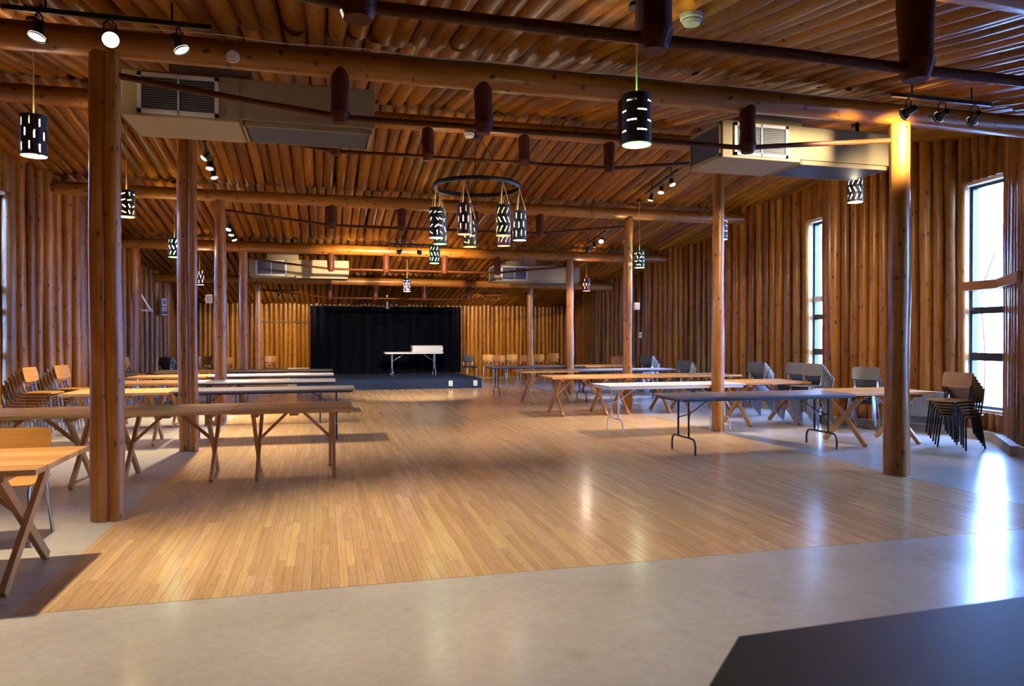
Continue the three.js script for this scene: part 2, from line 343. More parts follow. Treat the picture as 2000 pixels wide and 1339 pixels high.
// ceiling of logs laid along the hall, bay by bay
{
  const bays = [['ceiling_front', [[3.0, 6.5], [6.5, 10.2]]], ['ceiling_middle', [[10.2, 13.85], [13.85, 17.5], [17.5, 21.2]]], ['ceiling_stage', [[21.2, BACK + 0.1]]]];
  for (const [name, list] of bays) {
    const c = struct(name, { ceiling_front: 'log ceiling rising from the camera to the ridge', ceiling_middle: 'log ceiling falling from the ridge toward the stage', ceiling_stage: 'dark low log ceiling over the stage' }[name]);
    for (const [a, b] of list) {
      let u = -5.45 + rr(0, 0.1);
      while (u < 9.75) {
        const w = rr(0.16, 0.215), uc = u + w / 2; u += w * 0.97;
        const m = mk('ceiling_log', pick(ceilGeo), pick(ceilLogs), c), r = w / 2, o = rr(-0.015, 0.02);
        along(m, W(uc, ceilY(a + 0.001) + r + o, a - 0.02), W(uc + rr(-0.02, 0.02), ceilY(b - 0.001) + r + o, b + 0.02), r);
      }
      const l = Math.hypot(b - a, ceilY(b - 0.001) - ceilY(a + 0.001)), s = mk('roof_deck', box(16.6, 0.12, l + 0.08), M.sheath, c);
      s.position.copy(W(CU, (ceilY(a + 0.001) + ceilY(b - 0.001)) / 2 + 0.32, (a + b) / 2)); s.rotation.x = Math.atan2(ceilY(b - 0.001) - ceilY(a + 0.001), b - a);
    }
  }
  const c = struct('ceiling_entry', 'ceiling above the camera'); const a = FRONT - 0.3, b = 3.0, l = Math.hypot(b - a, ceilY(b) - ceilY(a));
  const s = mk('roof_deck', box(16.6, 0.2, l), wallLogs[3], c); s.position.copy(W(CU, (ceilY(a) + ceilY(b)) / 2 + 0.18, (a + b) / 2)); s.rotation.x = Math.atan2(ceilY(b) - ceilY(a), b - a);
}

// posts and trusses, row by row
const LP = [-1.73, -1.73, -1.75, -1.83, -1.82, -1.82], RP = [6.04, 6.04, 6.04, 6.1, 6.1, 6.1];
const under = (v) => ceilY(v) - 0.33;
const nth = ['nearest', 'first', 'second', 'third', 'fourth', 'fifth'];
ROWS.forEach((v, i) => {
  const uy = under(v), t = struct('roof_truss', 'cross beam with four hanging stub posts and a tie rod, ' + nth[i] + ' from the camera');
  const beam = mk('beam', beamGeo[i % 4], beamMat, t); along(beam, W(-5.2, uy + 0.12, v), W(9.4, uy + 0.12, v), 0.115);
  const us = [0.13, 1.42, 2.84, 4.18], bot = uy - 0.36;
  for (const u of us) {
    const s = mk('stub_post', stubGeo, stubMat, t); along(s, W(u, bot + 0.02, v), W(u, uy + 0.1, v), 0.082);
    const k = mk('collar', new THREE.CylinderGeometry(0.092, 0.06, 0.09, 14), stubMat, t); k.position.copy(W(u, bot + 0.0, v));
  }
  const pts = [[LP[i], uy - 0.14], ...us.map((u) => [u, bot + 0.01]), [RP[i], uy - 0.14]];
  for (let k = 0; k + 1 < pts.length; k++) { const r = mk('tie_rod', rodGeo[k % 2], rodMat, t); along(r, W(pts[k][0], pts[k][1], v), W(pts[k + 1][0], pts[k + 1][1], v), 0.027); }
  for (const [u, sd] of [[LP[i], 'left'], [RP[i], 'right']]) {
    if (i === 0) continue;
    const p = struct('log_post', 'peeled log post of the ' + nth[i] + ' row from the camera, on the ' + sd + ' side of the dance floor');
    const r = [0.1, 0.11, 0.098, 0.105, 0.105, 0.105][i] + (sd === 'right' && i === 1 ? 0.012 : 0);
    const split = sd === 'left' && i < 3;
    const m = mk('trunk', postGeo[(i + (sd === 'left' ? 0 : 2)) % 4], postMat, p); along(m, W(u - (split ? 0.045 : 0), 0, v), W(u - (split ? 0.045 : 0), uy + 0.03, v), split ? 0.08 : r);
    if (split) { const m2 = mk('trunk', postGeo[(i + 1) % 4], postMat, p); along(m2, W(u + 0.07, 0, v - 0.02), W(u + 0.055, uy + 0.03, v - 0.02), 0.066); }
  }
});
// thin white cable lying along the first beam
{ const pts = []; for (let u = -1.6; u <= 6; u += 0.4) pts.push([u, under(6.5) + 0.235 + 0.012 * Math.sin(u * 5), -6.5 + 0.06]); const c = mk(numbered('cable'), tube(pts, 0.005, 60, 5), M.white, scene); c.userData = { label: 'thin white cable running along the top of the nearest lit beam', category: 'cable' }; }

// ---------------------------------------------------------------- outdoors seen through the windows
{
  const g = struct('ground', 'pale ground outside'); mk('yard', box(160, 0.2, 160, 2, -0.5, -12), M.yard, g);
  const leaf = new THREE.CircleGeometry(0.09, 6), gs = []; for (let i = 0; i < 2600; i++) { const q = leaf.clone(); q.scale(1, rr(0.5, 0.9), 1); q.rotateX(rr(0, 6)); q.rotateY(rr(0, 6)); q.translate(rr(-0.45, 0.3), rr(0.3, 4.6), rr(-1.5, 1.5)); gs.push(q); }
  const leaves = mergeGeometries(gs);
  for (let k = 0; k < 4; k++) {
    const s = thing('shrub', 'dark leafy shrub outside the ' + ['first', 'second', 'third', 'last'][k] + ' left window from the camera', 'shrub', 'shrubs outside the left windows'); s.position.copy(W(-5.95, -0.4, 10.0 + BAY * k)); s.scale.y = [1, 0.9, 0.74, 0.6][k];
    for (let i = 0; i < 9; i++) { const a = rr(-0.4, 0.3), b = rr(-1.2, 1.2); mk('branch', tube([[0, 0, 0], [a * 0.4, 1.3, b * 0.4], [a, rr(2.4, 3.6), b]], 0.018, 8, 5), M.bark, s); }
    const l = mk('leaves', leaves, M.leaf, s); l.userData.kind = 'stuff';
  }
  const t = thing('bare_twig', 'thin bare twig standing outside the tall window by the nearest chair stack', 'twig'); t.position.copy(W(10.6, -0.4, 9.6));
  mk('stem', tube([[0, 0, 0], [0.05, 1.5, 0.02], [0.0, 2.6, 0], [0.16, 3.3, 0.1]], 0.012, 14, 5), M.bark, t); mk('twig_end', tube([[0.0, 2.5, 0], [-0.05, 2.8, 0], [-0.12, 2.86, 0.03]], 0.007, 8, 5), M.bark, t);
}

// ---------------------------------------------------------------- stage
{
  const st = struct('stage', 'low stage platform under dark blue carpet'); const hs = 0.27;
  const sh = new THREE.Shape(); const P = [[-0.75, 20.6], [4.43, 20.6], [4.43, 21.2], [4.3, 24.4], [-0.75, 24.4]];
  P.forEach(([u, v], i) => i ? sh.lineTo(u, v) : sh.moveTo(u, v));
  const g = new THREE.ExtrudeGeometry(sh, { depth: hs, bevelEnabled: true, bevelSize: 0.012, bevelThickness: 0.012, bevelSegments: 2 }); g.rotateX(-Math.PI / 2); metreUV(g, 'x', 2);
  mk('platform', g, M.carpet, st);
  const cu = thing('stage_curtain', 'black pleated stage curtain hanging behind the stage', 'curtain');
  const cg = new THREE.PlaneGeometry(4.95, 2.2, 260, 4), p = cg.attributes.position;
  for (let i = 0; i < p.count; i++) { const x = p.getX(i); p.setZ(i, 0.04 * Math.sin(x * 24) + 0.025 * Math.sin(x * 41 + 1) + 0.02 * Math.sin(x * 9)); }
  cg.computeVertexNormals(); const cm = mk('cloth', cg, new THREE.MeshPhysicalMaterial({ color: lin(0.003, 0.0032, 0.006), roughness: 0.95, specularIntensity: 0.08, side: THREE.DoubleSide }), cu); cm.position.copy(W(2.0, 0.3 + 1.1, 24.1));
  const rail = mk('rail', pipe([[-0.55, 2.5, -24.1], [4.55, 2.5, -24.1]], 0.02), M.blackMetal, cu);
  for (const [u, n] of [[3.52, 'farther from the end of the stage'], [4.25, 'at the end of the stage']]) {
    const o = thing('outlet_plate', 'white outlet plate on the stage front, ' + n, 'outlet', 'outlets in the stage front'); o.position.copy(W(u, 0.15, 20.57));
    mk('plate', new RoundedBoxGeometry(0.11, 0.15, 0.012, 2, 0.004), M.white, o); for (const y of [-0.03, 0.03]) mk('socket', box(0.035, 0.03, 0.006, 0, y, 0.006), M.blackMetal, o);
  }
}

// ---------------------------------------------------------------- tables
function roundedTop(l, w, t, r) {
  const s = new THREE.Shape(), x = l / 2, y = w / 2;
  s.moveTo(-x + r, -y); s.lineTo(x - r, -y); s.quadraticCurveTo(x, -y, x, -y + r); s.lineTo(x, y - r); s.quadraticCurveTo(x, y, x - r, y); s.lineTo(-x + r, y); s.quadraticCurveTo(-x, y, -x, y - r); s.lineTo(-x, -y + r); s.quadraticCurveTo(-x, -y, -x + r, -y);
  const g = new THREE.ExtrudeGeometry(s, { depth: t, bevelEnabled: true, bevelSize: 0.003, bevelThickness: 0.003, bevelSegments: 2, curveSegments: 5 }); g.rotateX(-Math.PI / 2); return metreUV(g, 'x');
}
const v3 = (x, y, z) => new THREE.Vector3(x, y, z);
function woodTable(u0, u1, vc, label, opt = {}) {
  const t = thing('trestle_table', label, 'table', 'wooden trestle tables'); t.position.copy(W((u0 + u1) / 2, 0, vc)); t.rotation.y = opt.turn || 0;
  const l = u1 - u0, w = 0.93, H = 0.742, mats = tableWood, lm = legWood;
  const top = sub('tabletop', t), n = 5, pw = w / n;
  for (let i = 0; i < n; i++) { const g = metreUV(new RoundedBoxGeometry(l, 0.036, pw - 0.007, 2, 0.005), 'x', 1, rnd(), rnd()); const m = mk('plank', g, pick(mats), top); m.position.set(rr(-0.004, 0.004), H - 0.018, -w / 2 + pw * (i + 0.5)); }
  for (const s of [-1, 1]) {
    const x = s * (l / 2 - 0.22);
    mk('batten', metreUV(box(0.07, 0.04, w - 0.1, x, H - 0.056, 0), 'z', 1, rnd(), rnd()), lm, t);
    mk('leg', bar(0.034, 0.064, v3(x - 0.018, 0.012, -0.39), v3(x - 0.018, H - 0.06, 0.34)), lm, t);
    mk('leg', bar(0.034, 0.064, v3(x + 0.018, 0.012, 0.39), v3(x + 0.018, H - 0.06, -0.34)), lm, t);
    mk('brace', bar(0.03, 0.045, v3(x - s * 0.03, 0.4, 0), v3(s * 0.06, H - 0.045, 0)), lm, t);
  }
  mk('centre_batten', metreUV(box(0.09, 0.03, w - 0.1, 0, H - 0.051, 0), 'z'), lm, t);
  return t;
}
function foldTable(u0, u1, vc, label, topM, legM, opt = {}) {
  const t = thing('folding_table', label, 'table', 'folding tables'); t.position.copy(W((u0 + u1) / 2, opt.y || 0, vc)); t.rotation.y = opt.turn || 0;
  const l = u1 - u0, w = opt.w || 0.76, H = 0.742, top = mk('tabletop', roundedTop(l, w, 0.018, 0.03), topM, t); top.position.y = H - 0.021;
  const lip = []; for (const s of [-1, 1]) { lip.push(box(l - 0.1, 0.032, 0.018, 0, H - 0.038, s * (w / 2 - 0.02))); lip.push(box(0.018, 0.032, w - 0.1, s * (l / 2 - 0.04), H - 0.038, 0)); }
  mk('apron', mergeGeometries(lip), opt.apron || M.edgeBlack, t);
  for (const s of [-1, 1]) {
    const x = s * (l / 2 - 0.26), f = 0.31;
    const leg = sub('leg_frame', t);
    mk('foot_bow', tube([[x, 0, -f], [x, 0.12, -f], [x, 0.185, -f + 0.035], [x, 0.2, -f + 0.1], [x, 0.2, 0], [x, 0.2, f - 0.1], [x, 0.185, f - 0.035], [x, 0.12, f], [x, 0, f]], 0.0135, 40, 8), legM, leg);
    for (const z of [-0.14, 0.14]) mk('leg', pipe([[x, 0.2, z], [x, H - 0.03, z]], 0.0135), legM, leg);
    mk('crossbar', pipe([[x, H - 0.045, -0.3], [x, H - 0.045, 0.3]], 0.011), legM, leg);
    mk('brace', pipe([[x, 0.44, -0.14], [x - s * 0.1, 0.5, 0], [x - s * 0.42, H - 0.03, 0]], 0.008), legM, leg); mk('brace', pipe([[x, 0.44, 0.14], [x - s * 0.1, 0.5, 0]], 0.008), legM, leg);
  }
  return t;
}
// left of the dance floor
woodTable(-2.93, -1.6, 5.11, 'golden plank trestle table nearest the camera, at the left edge');
woodTable(-3.5, -2.22, 8.27, 'glossy wooden trestle table behind the split post, farthest left of its row');
woodTable(-2.2, -0.94, 8.29, 'glossy wooden trestle table just past the split post, middle of its row');
woodTable(-0.93, 0.29, 8.24, 'glossy wooden trestle table reaching onto the dance floor, end of its row');
woodTable(-3.42, -2.09, 11.12, 'honey wood trestle table beside the grey folding table with dark legs');
foldTable(-2.07, 0.42, 11.12, 'grey topped folding table with black apron in the third left row', M.topBlueGrey, M.tubeBlack);
woodTable(-3.5, -2.23, 13.2, 'honey wood trestle table beside the nearer white folding table on the left');
foldTable(-2.2, 0.17, 13.2, 'white topped folding table, nearer of the two left of the dance floor', M.topWhite, M.tubeBlack);
woodTable(-3.6, -2.23, 15.25, 'pale honey trestle table beside the farther white folding table on the left');
foldTable(-2.2, 0.16, 15.25, 'white topped folding table, farther of the two left of the dance floor', M.topWhite, M.tubeBlack);
woodTable(-3.6, -2.25, 17.4, 'honey wood trestle table beside the farthest left folding table');
foldTable(-2.2, 0.16, 17.4, 'dark topped folding table farthest back on the left', M.topDark, M.tubeBlack);
// right of the dance floor
foldTable(4.25, 6.86, 8.46, 'dark brown folding table with black legs nearest on the right', M.topDark, M.tubeBlack);
woodTable(6.87, 8.2, 8.6, 'honey wood trestle table standing against the nearest right post');
foldTable(4.2, 6.58, 10.62, 'white folding table with white legs right of the dance floor', M.topWhite, M.tubeWhite, { apron: M.tubeWhite });
woodTable(6.6, 7.95, 10.9, 'honey wood trestle table at the end of the white legged table');
woodTable(4.08, 5.4, 13.15, 'honey wood trestle table reaching farthest onto the floor in the third right row');
woodTable(5.42, 6.74, 13.2, 'honey wood trestle table in the middle of the third right row');
woodTable(6.76, 8.08, 13.2, 'honey wood trestle table nearest the wall in the third right row');
woodTable(4.2, 5.5, 15.6, 'honey wood trestle table beside the white table with black legs');
foldTable(5.52, 8.0, 15.75, 'white folding table with black legs far back on the right', M.topWhite, M.tubeBlack);
foldTable(4.02, 6.5, 18.0, 'dark folding table farthest back on the right', M.topDark, M.tubeBlack);
woodTable(6.55, 7.9, 18.0, 'honey wood trestle table beyond the farthest dark folding table');
foldTable(1.75, 3.6, 22.6, 'white folding table standing on the stage', M.topWhite, M.tubeSteel, { y: 0.285, w: 0.6, apron: M.tubeWhite });
for (let i = 0; i < 6; i++) {
  const b = thing('boxed_sheet', ['lowest', 'second lowest', 'third', 'fourth', 'fifth', 'topmost'][i] + ' flat white slab in the pile on the stage table', 'slab', 'white slabs piled on the stage table'); b.position.copy(W(3.1 + rr(-0.01, 0.01), 0.285 + 0.742 + 0.017 + i * 0.033, 22.6));
  mk('slab', new RoundedBoxGeometry(0.95, 0.031, 0.5, 2, 0.006), M.white, b); mk('edge_strip', box(0.93, 0.008, 0.51, 0, 0, 0), M.grey, b);
}

// ---------------------------------------------------------------- stacking chairs
const seatGeo = (() => { const g = new THREE.BoxGeometry(0.4, 0.012, 0.4, 8, 1, 8), p = g.attributes.position; for (let i = 0; i < p.count; i++) { const x = p.getX(i), z = p.getZ(i); const c = Math.max(0, (Math.abs(x) + Math.abs(z)) - 0.34); p.setXYZ(i, x * (1 - c * 0.5), p.getY(i) + 0.06 * x * x - (z > 0.12 ? 1.2 * (z - 0.12) ** 2 : 0) + (z < -0.12 ? 0.5 * (z + 0.12) ** 2 : 0), z * (1 - c * 0.5)); } g.computeVertexNormals(); return metreUV(g, 'z'); })();
const backGeo = (() => { const g = new THREE.BoxGeometry(0.4, 0.21, 0.011, 10, 6, 1), p = g.attributes.position; for (let i = 0; i < p.count; i++) { const x = p.getX(i), y = p.getY(i); const c = Math.max(0, Math.abs(x) / 0.2 + Math.abs(y) / 0.105 - 1.5); p.setXYZ(i, x * (1 - c * 0.14), y * (1 - c * 0.14), p.getZ(i) + 0.9 * x * x); } g.computeVertexNormals(); return metreUV(g, 'x'); })();
const legF = [-1, 1].map((s) => tube([[s * 0.19, 0, 0.2], [s * 0.17, 0.3, 0.17], [s * 0.165, 0.42, 0.15], [s * 0.165, 0.432, 0.1]], 0.013, 10, 6));
const legB = [-1, 1].map((s) => tube([[s * 0.19, 0, -0.23], [s * 0.175, 0.3, -0.17], [s * 0.165, 0.44, -0.16]], 0.013, 8, 6));
const postB = [-1, 1].map((s) => tube([[s * 0.165, 0.432, 0.12], [s * 0.165, 0.432, -0.1], [s * 0.165, 0.46, -0.16], [s * 0.165, 0.62, -0.2], [s * 0.165, 0.8, -0.245]], 0.013, 14, 6));
const footGeo = new THREE.CylinderGeometry(0.014, 0.014, 0.03, 8);
function makeChair(seatM, tubeM) {
  const c = new THREE.Group();
  const s = mk('seat', seatGeo, seatM, c); s.position.y = 0.447;
  const b = mk('backrest', backGeo, seatM, c); b.position.set(0, 0.705, -0.205); b.rotation.x = -0.22;
  for (const g of legF) mk('leg', g, tubeM, c); for (const g of legB) mk('leg', g, tubeM, c);
  for (const g of postB) mk('back_post', g, tubeM, c);
  return c;
}
const ord = ['bottom', 'second', 'third', 'fourth', 'fifth', 'sixth', 'seventh', 'eighth', 'ninth', 'tenth'];
function stack(u, v, yaw, n, seatM, tubeM, colour, where, rise = 0.034, fwd = 0.04) {
  const proto = makeChair(seatM, tubeM);
  for (let i = 0; i < n; i++) {
    const c = i ? proto.clone() : proto; c.name = numbered('stacking_chair'); scene.add(c);
    const place = n === 1 ? 'single' : i === 0 ? 'bottom' : i === n - 1 ? 'topmost' : ord[i] + ' from bottom';
    c.userData = { label: n === 1 ? `${colour} chair ${where}` : `${colour} chair, ${place} in the stack ${where}`, category: 'chair', group: 'chairs stacked ' + where };
    c.position.copy(W(u, 0.001 + rise * i, v)); c.rotation.y = yaw + rr(-0.015, 0.015); c.translateZ(fwd * i);
  }
}
// yaw 0 faces the camera end of the hall (+z); negative turns toward -u
const A = (d) => d * Math.PI / 180;
stack(8.3, 7.83, A(-78), 6, M.plyBeige, M.tubeBlack, 'tan plywood', 'by the nearest right window', 0.042, 0.05);
stack(8.42, 9.72, A(-52), 7, M.plyGrey, M.tubeSteel, 'grey', 'behind the nearest right post', 0.034, 0.036);
stack(8.02, 10.42, A(-72), 8, M.plyGrey, M.tubeSteel, 'grey', 'before the second right window, nearer');
stack(8.12, 10.98, A(-72), 8, M.plyGrey, M.tubeSteel, 'dark grey', 'before the second right window, farther');
stack(8.1, 12.2, A(-70), 7, M.plyGrey, M.tubeSteel, 'grey', 'past the second right window');
stack(8.05, 15.1, A(-66), 5, M.plyGrey, M.tubeSteel, 'grey', 'just right of the second right post');
stack(8.05, 17.0, A(-64), 7, M.plyGrey, M.tubeSteel, 'grey', 'left of the second right post');
stack(7.9, 18.7, A(-55), 5, M.plyTan, M.tubeSteel, 'brown', 'left of the grey stacks on the right');
stack(-4.2, 11.72, A(84), 7, M.plyGold, M.tubeSteel, 'golden', 'at the left window', 0.042, 0.045);
stack(-4.02, 12.45, A(80), 7, M.plyGold, M.tubeSteel, 'golden', 'left of the split post', 0.042, 0.045);
stack(-4.25, 16.95, A(78), 7, M.plyGold, M.tubeSteel, 'golden', 'right of the split post', 0.042, 0.045);
stack(-3.62, 18.4, A(-40), 6, M.plyBlack, M.tubeSteel, 'black', 'below the wall shelf', 0.042, 0.045);
stack(-2.22, 5.98, 0, 1, M.plyGold, M.tubeSteel, 'golden plywood', 'pushed in behind the nearest plank table');
const backs = [[5.5, 3, M.plyGold, 'golden'], [5.92, 2, M.plyTan, 'brown'], [6.36, 3, M.plyGold, 'golden'], [6.86, 2, M.plyTan, 'brown'], [7.35, 3, M.plyGold, 'golden'], [7.9, 4, M.plyGold, 'golden']];
const pos = ['first', 'second', 'third', 'fourth', 'fifth', 'sixth'];
backs.forEach(([u, n, m, c], i) => stack(u, 24.4, A(-12 + rr(-4, 4)), n, m, M.tubeSteel, c, pos[i] + ' right of the curtain'));
stack(4.85, 24.5, A(10), 2, M.plyBlack, M.tubeSteel, 'dark', 'against the curtain edge');
[[-4.15, 'far left corner'], [-3.7, 'by second left post'], [-3.05, 'past second left post'], [-1.7, 'left of the wall heater']].forEach(([u, w], i) => stack(u, 24.5, A(6), [2, 3, 2, 3][i], [M.plyGold, M.plyTan, M.plyGold, M.plyTan][i], M.tubeSteel, ['golden', 'brown', 'golden', 'brown'][i], 'at back wall, ' + w));

// ---------------------------------------------------------------- air handlers
function airHandler(u0, v, label) {
  const a = thing('air_handler', label, 'air handler', 'ceiling air handlers'); const y0 = ceilY(v) - 0.68; a.position.copy(W(u0, y0, v));
  // local x along u, y up from the underside, z toward the camera (near face z = 0)
  mk('cabinet', new RoundedBoxGeometry(1.05, 0.44, 0.78, 2, 0.012).translate(0.6, 0.22, -0.39), M.duct, a);
  mk('duct', new RoundedBoxGeometry(1.36, 0.4, 0.7, 2, 0.01).translate(1.76, 0.24, -0.37), M.duct, a);
  mk('upper_duct', box(0.75, 0.16, 0.4, 0.85, 0.51, -0.3), M.duct, a);
  const g = sub('front_grille', a); const gx = 0.22, gw = 0.72, gh = 0.38, gy = 0.03;
  for (const [w, h, x, y] of [[gw, 0.035, gx + gw / 2, gy + 0.0175], [gw, 0.035, gx + gw / 2, gy + gh - 0.0175], [0.035, gh, gx + 0.0175, gy + gh / 2], [0.035, gh, gx + gw - 0.0175, gy + gh / 2], [0.014, gh, gx + gw / 2, gy + gh / 2]]) mk('frame', box(w, h, 0.03, x, y, 0.012), M.grilleWhite, g);
  for (let i = 0; i < 14; i++) mk('louvre', box(gw - 0.06, 0.006, 0.022, gx + gw / 2, gy + 0.05 + i * (gh - 0.09) / 13, 0.008), M.louvre, g);
  mk('filter', box(gw - 0.05, gh - 0.05, 0.006, gx + gw / 2, gy + gh / 2, 0.003), M.ductDark, g);
  const sgr = sub('side_grille', a); mk('filter', box(0.008, 0.36, 0.66, 0.072, 0.22, -0.39), M.ductDark, sgr);
  for (const [h, d, y, z] of [[0.03, 0.72, 0.035, -0.39], [0.03, 0.72, 0.405, -0.39], [0.4, 0.03, 0.22, -0.045], [0.4, 0.03, 0.22, -0.735]]) mk('frame', box(0.024, h, d, 0.068, y, z), M.duct, sgr);
  mk('bottom_grille', box(1.18, 0.05, 0.6, 1.78, 0.015, -0.36), M.bluePanel, a);
  mk('bottom_rim', mergeGeometries([box(1.24, 0.05, 0.02, 1.78, 0.012, -0.05), box(1.24, 0.05, 0.02, 1.78, 0.012, -0.67), box(0.02, 0.05, 0.64, 1.16, 0.012, -0.36), box(0.02, 0.05, 0.64, 2.4, 0.012, -0.36)]), M.duct, a);
  for (const x of [0.7, 2.1]) mk('hanger_strap', box(0.03, 0.3, 0.03, x, 0.58, -0.2), M.blackMetal, a);
}
airHandler(-1.94, 7.5, 'tan ceiling air handler with front grille, nearest on the left');
airHandler(4.42, 7.5, 'tan ceiling air handler with white framed grille, nearest on the right');
airHandler(-1.86, 18.5, 'tan ceiling air handler far back on the left');
airHandler(4.3, 18.5, 'tan ceiling air handler far back on the right');

// ---------------------------------------------------------------- track lights
const headBody = (() => { const p = [[0, 0.13], [0.028, 0.13], [0.032, 0.11], [0.03, 0.06], [0.045, 0.03], [0.06, 0], [0.062, -0.005], [0.056, -0.004]].map(([x, y]) => new THREE.Vector2(x, y)); return new THREE.LatheGeometry(p, 20); })();
const lensGeo = new THREE.SphereGeometry(0.085, 20, 6, 0, Math.PI * 2, 0, 0.72); lensGeo.translate(0, -0.066, 0); lensGeo.rotateX(Math.PI); lensGeo.translate(0, 0.008, 0);
function track(label, a, b, targets, opt = {}) {       // a, b: rail ends [u, y, v]; targets: where each head points
  const t = thing('track_light', label, 'track light', 'ceiling track lights'); const A0 = W(...a), B0 = W(...b), mid = A0.clone().add(B0).multiplyScalar(0.5);
  t.position.copy(mid);
  const ax = A0.clone().sub(mid), bx = B0.clone().sub(mid);
  mk('rail', bar(0.035, 0.03, ax, bx), M.blackMetal, t);
  for (const q of [0.2, 0.8]) { const p = ax.clone().lerp(bx, q); mk('mount', pipe([[p.x, p.y, p.z], [p.x, p.y + (opt.hang || 0.15), p.z]], 0.008), M.blackMetal, t); }
  targets.forEach((tg, i) => {
    const p = ax.clone().lerp(bx, (i + 0.5) / targets.length + (opt.skew || 0)), h = sub('lamp_head', t), drop = 0.15;
    const dir = W(...tg).sub(mid).sub(p.clone().add(v3(0, -drop, 0))).normalize();
    for (const s of [-1, 1]) { const q = new THREE.Vector3().crossVectors(dir, UPV).normalize().multiplyScalar(0.04 * s); mk('yoke', pipe([[p.x, p.y - 0.01, p.z], [p.x + q.x, p.y - 0.05, p.z + q.z], [p.x + q.x, p.y - drop, p.z + q.z]], 0.006, 6), M.blackMetal, h); }
    const c = p.clone().add(v3(0, -drop, 0)), qn = new THREE.Quaternion().setFromUnitVectors(v3(0, -1, 0), dir);
    const body = mk('housing', headBody, opt.bright ? M.reflector : M.blackMetal, h); body.position.copy(c).addScaledVector(dir, 0.05); body.quaternion.copy(qn);
    const lens = mk('lens', lensGeo, M.lens, h); lens.position.copy(c).addScaledVector(dir, 0.05); lens.quaternion.copy(qn);
    const L = new THREE.SpotLight(LAMP, (opt.power || 1) * SPOT, 0, A(opt.angle || 38), 0.7, 2); L.castShadow = true; L.shadow.radius = 3;
    const lp = c.clone().addScaledVector(dir, 0.11); L.position.copy(lp); L.target.position.copy(lp).addScaledVector(dir, 2); t.add(L); t.add(L.target);
  });
}
track('black track of three lit spotlights at top left nearest the camera', [-2.2, 3.82, 5.8], [-0.82, 3.82, 5.8], [[-2.5, 0.7, 5.0], [-0.35, 1.5, 2.5], [0.9, 0, 5.4]], { power: 0.85 });
track('black track of three spotlights beside the nearest right post', [5.3, 3.84, 5.8], [6.5, 3.84, 5.8], [[4.6, 2.6, 9.6], [6.2, 2.4, 12], [7.4, 1.6, 10]], { power: 0.5 });
track('black track of three lit spotlights by the second left post', [-1.72, 4.36, 11.3], [-1.72, 4.2, 12.5], [[-4.3, 0.8, 10.4], [-1.9, 0, 10.6], [-0.6, 0, 11.4]]);
track('black track of three spotlights between the second and third right posts', [5.85, 4.36, 11.2], [5.85, 4.2, 12.45], [[6.6, 0, 9.6], [5.0, 0, 10.8], [5.0, 0, 12.6]], { power: 0.6 });
track('black track of three lit spotlights by the third left post', [-1.86, 3.85, 15.1], [-1.86, 3.7, 16.3], [[-2.8, 0, 13.6], [-2, 0, 14.8], [-0.6, 0, 15.4]]);
track('black track of three spotlights by the third right post, one shining at the camera', [6.05, 3.86, 15.0], [6.05, 3.7, 16.3], [[4.4, 0, 11.6], [7, 0, 16], [6.4, 0, 19]], { angle: 24, power: 0.45 });
track('black track of three spotlights above the middle of the hall', [1.3, 3.42, 15.0], [2.5, 3.42, 15.0], [[-1.4, 1.7, 26.2], [5.2, 1.7, 26.2], [2.2, 0, 19.2]], { hang: 0.72, power: 2.2, angle: 30 });

for (const [u, n] of [[-1.2, 'left'], [5.3, 'right']])
  track('small black track of two spotlights washing the back wall ' + n + ' of the curtain', [u - 0.4, ceilY(23.2) - 0.1, 23.2], [u + 0.4, ceilY(23.2) - 0.1, 23.2], [[u - 0.6, 1.5, 26.2], [u + 0.7, 1.5, 26.2]], { power: 0.26, angle: 48, hang: 0.1 });
// ---------------------------------------------------------------- pierced can lamps
function canGeo(R, H, pat, inner) {         // wall of a can with slots left open
  const NT = 110, NH = 70, pos = [], nor = [], uv = [], idx = [];
  for (let j = 0; j <= NH; j++) for (let i = 0; i <= NT; i++) { const a = i / NT * Math.PI * 2, c = Math.cos(a), s = Math.sin(a); pos.push(R * c, H * j / NH, R * s); nor.push(inner ? -c : c, 0, inner ? -s : s); uv.push(i / NT, j / NH); }
  const open = (th, y) => pat.some(([t, q, l, w, tilt]) => { let d = (th - t) * R; const P = 2 * Math.PI * R; d = ((d % P) + P * 1.5) % P - P / 2; const e = y - q, a = d * Math.cos(tilt) + e * Math.sin(tilt), b = -d * Math.sin(tilt) + e * Math.cos(tilt); const k = Math.max(0, Math.abs(a) - l / 2); return Math.hypot(k, b) < w / 2; });
  for (let j = 0; j < NH; j++) for (let i = 0; i < NT; i++) { if (open((i + 0.5) / NT * Math.PI * 2, H * (j + 0.5) / NH)) continue; const a = j * (NT + 1) + i, b = a + 1, c = a + NT + 1, d = c + 1; inner ? idx.push(a, b, c, b, d, c) : idx.push(a, c, b, b, c, d); }
  const g = new THREE.BufferGeometry(); g.setAttribute('position', new THREE.Float32BufferAttribute(pos, 3)); g.setAttribute('normal', new THREE.Float32BufferAttribute(nor, 3)); g.setAttribute('uv', new THREE.Float32BufferAttribute(uv, 2)); g.setIndex(idx); return g;
}
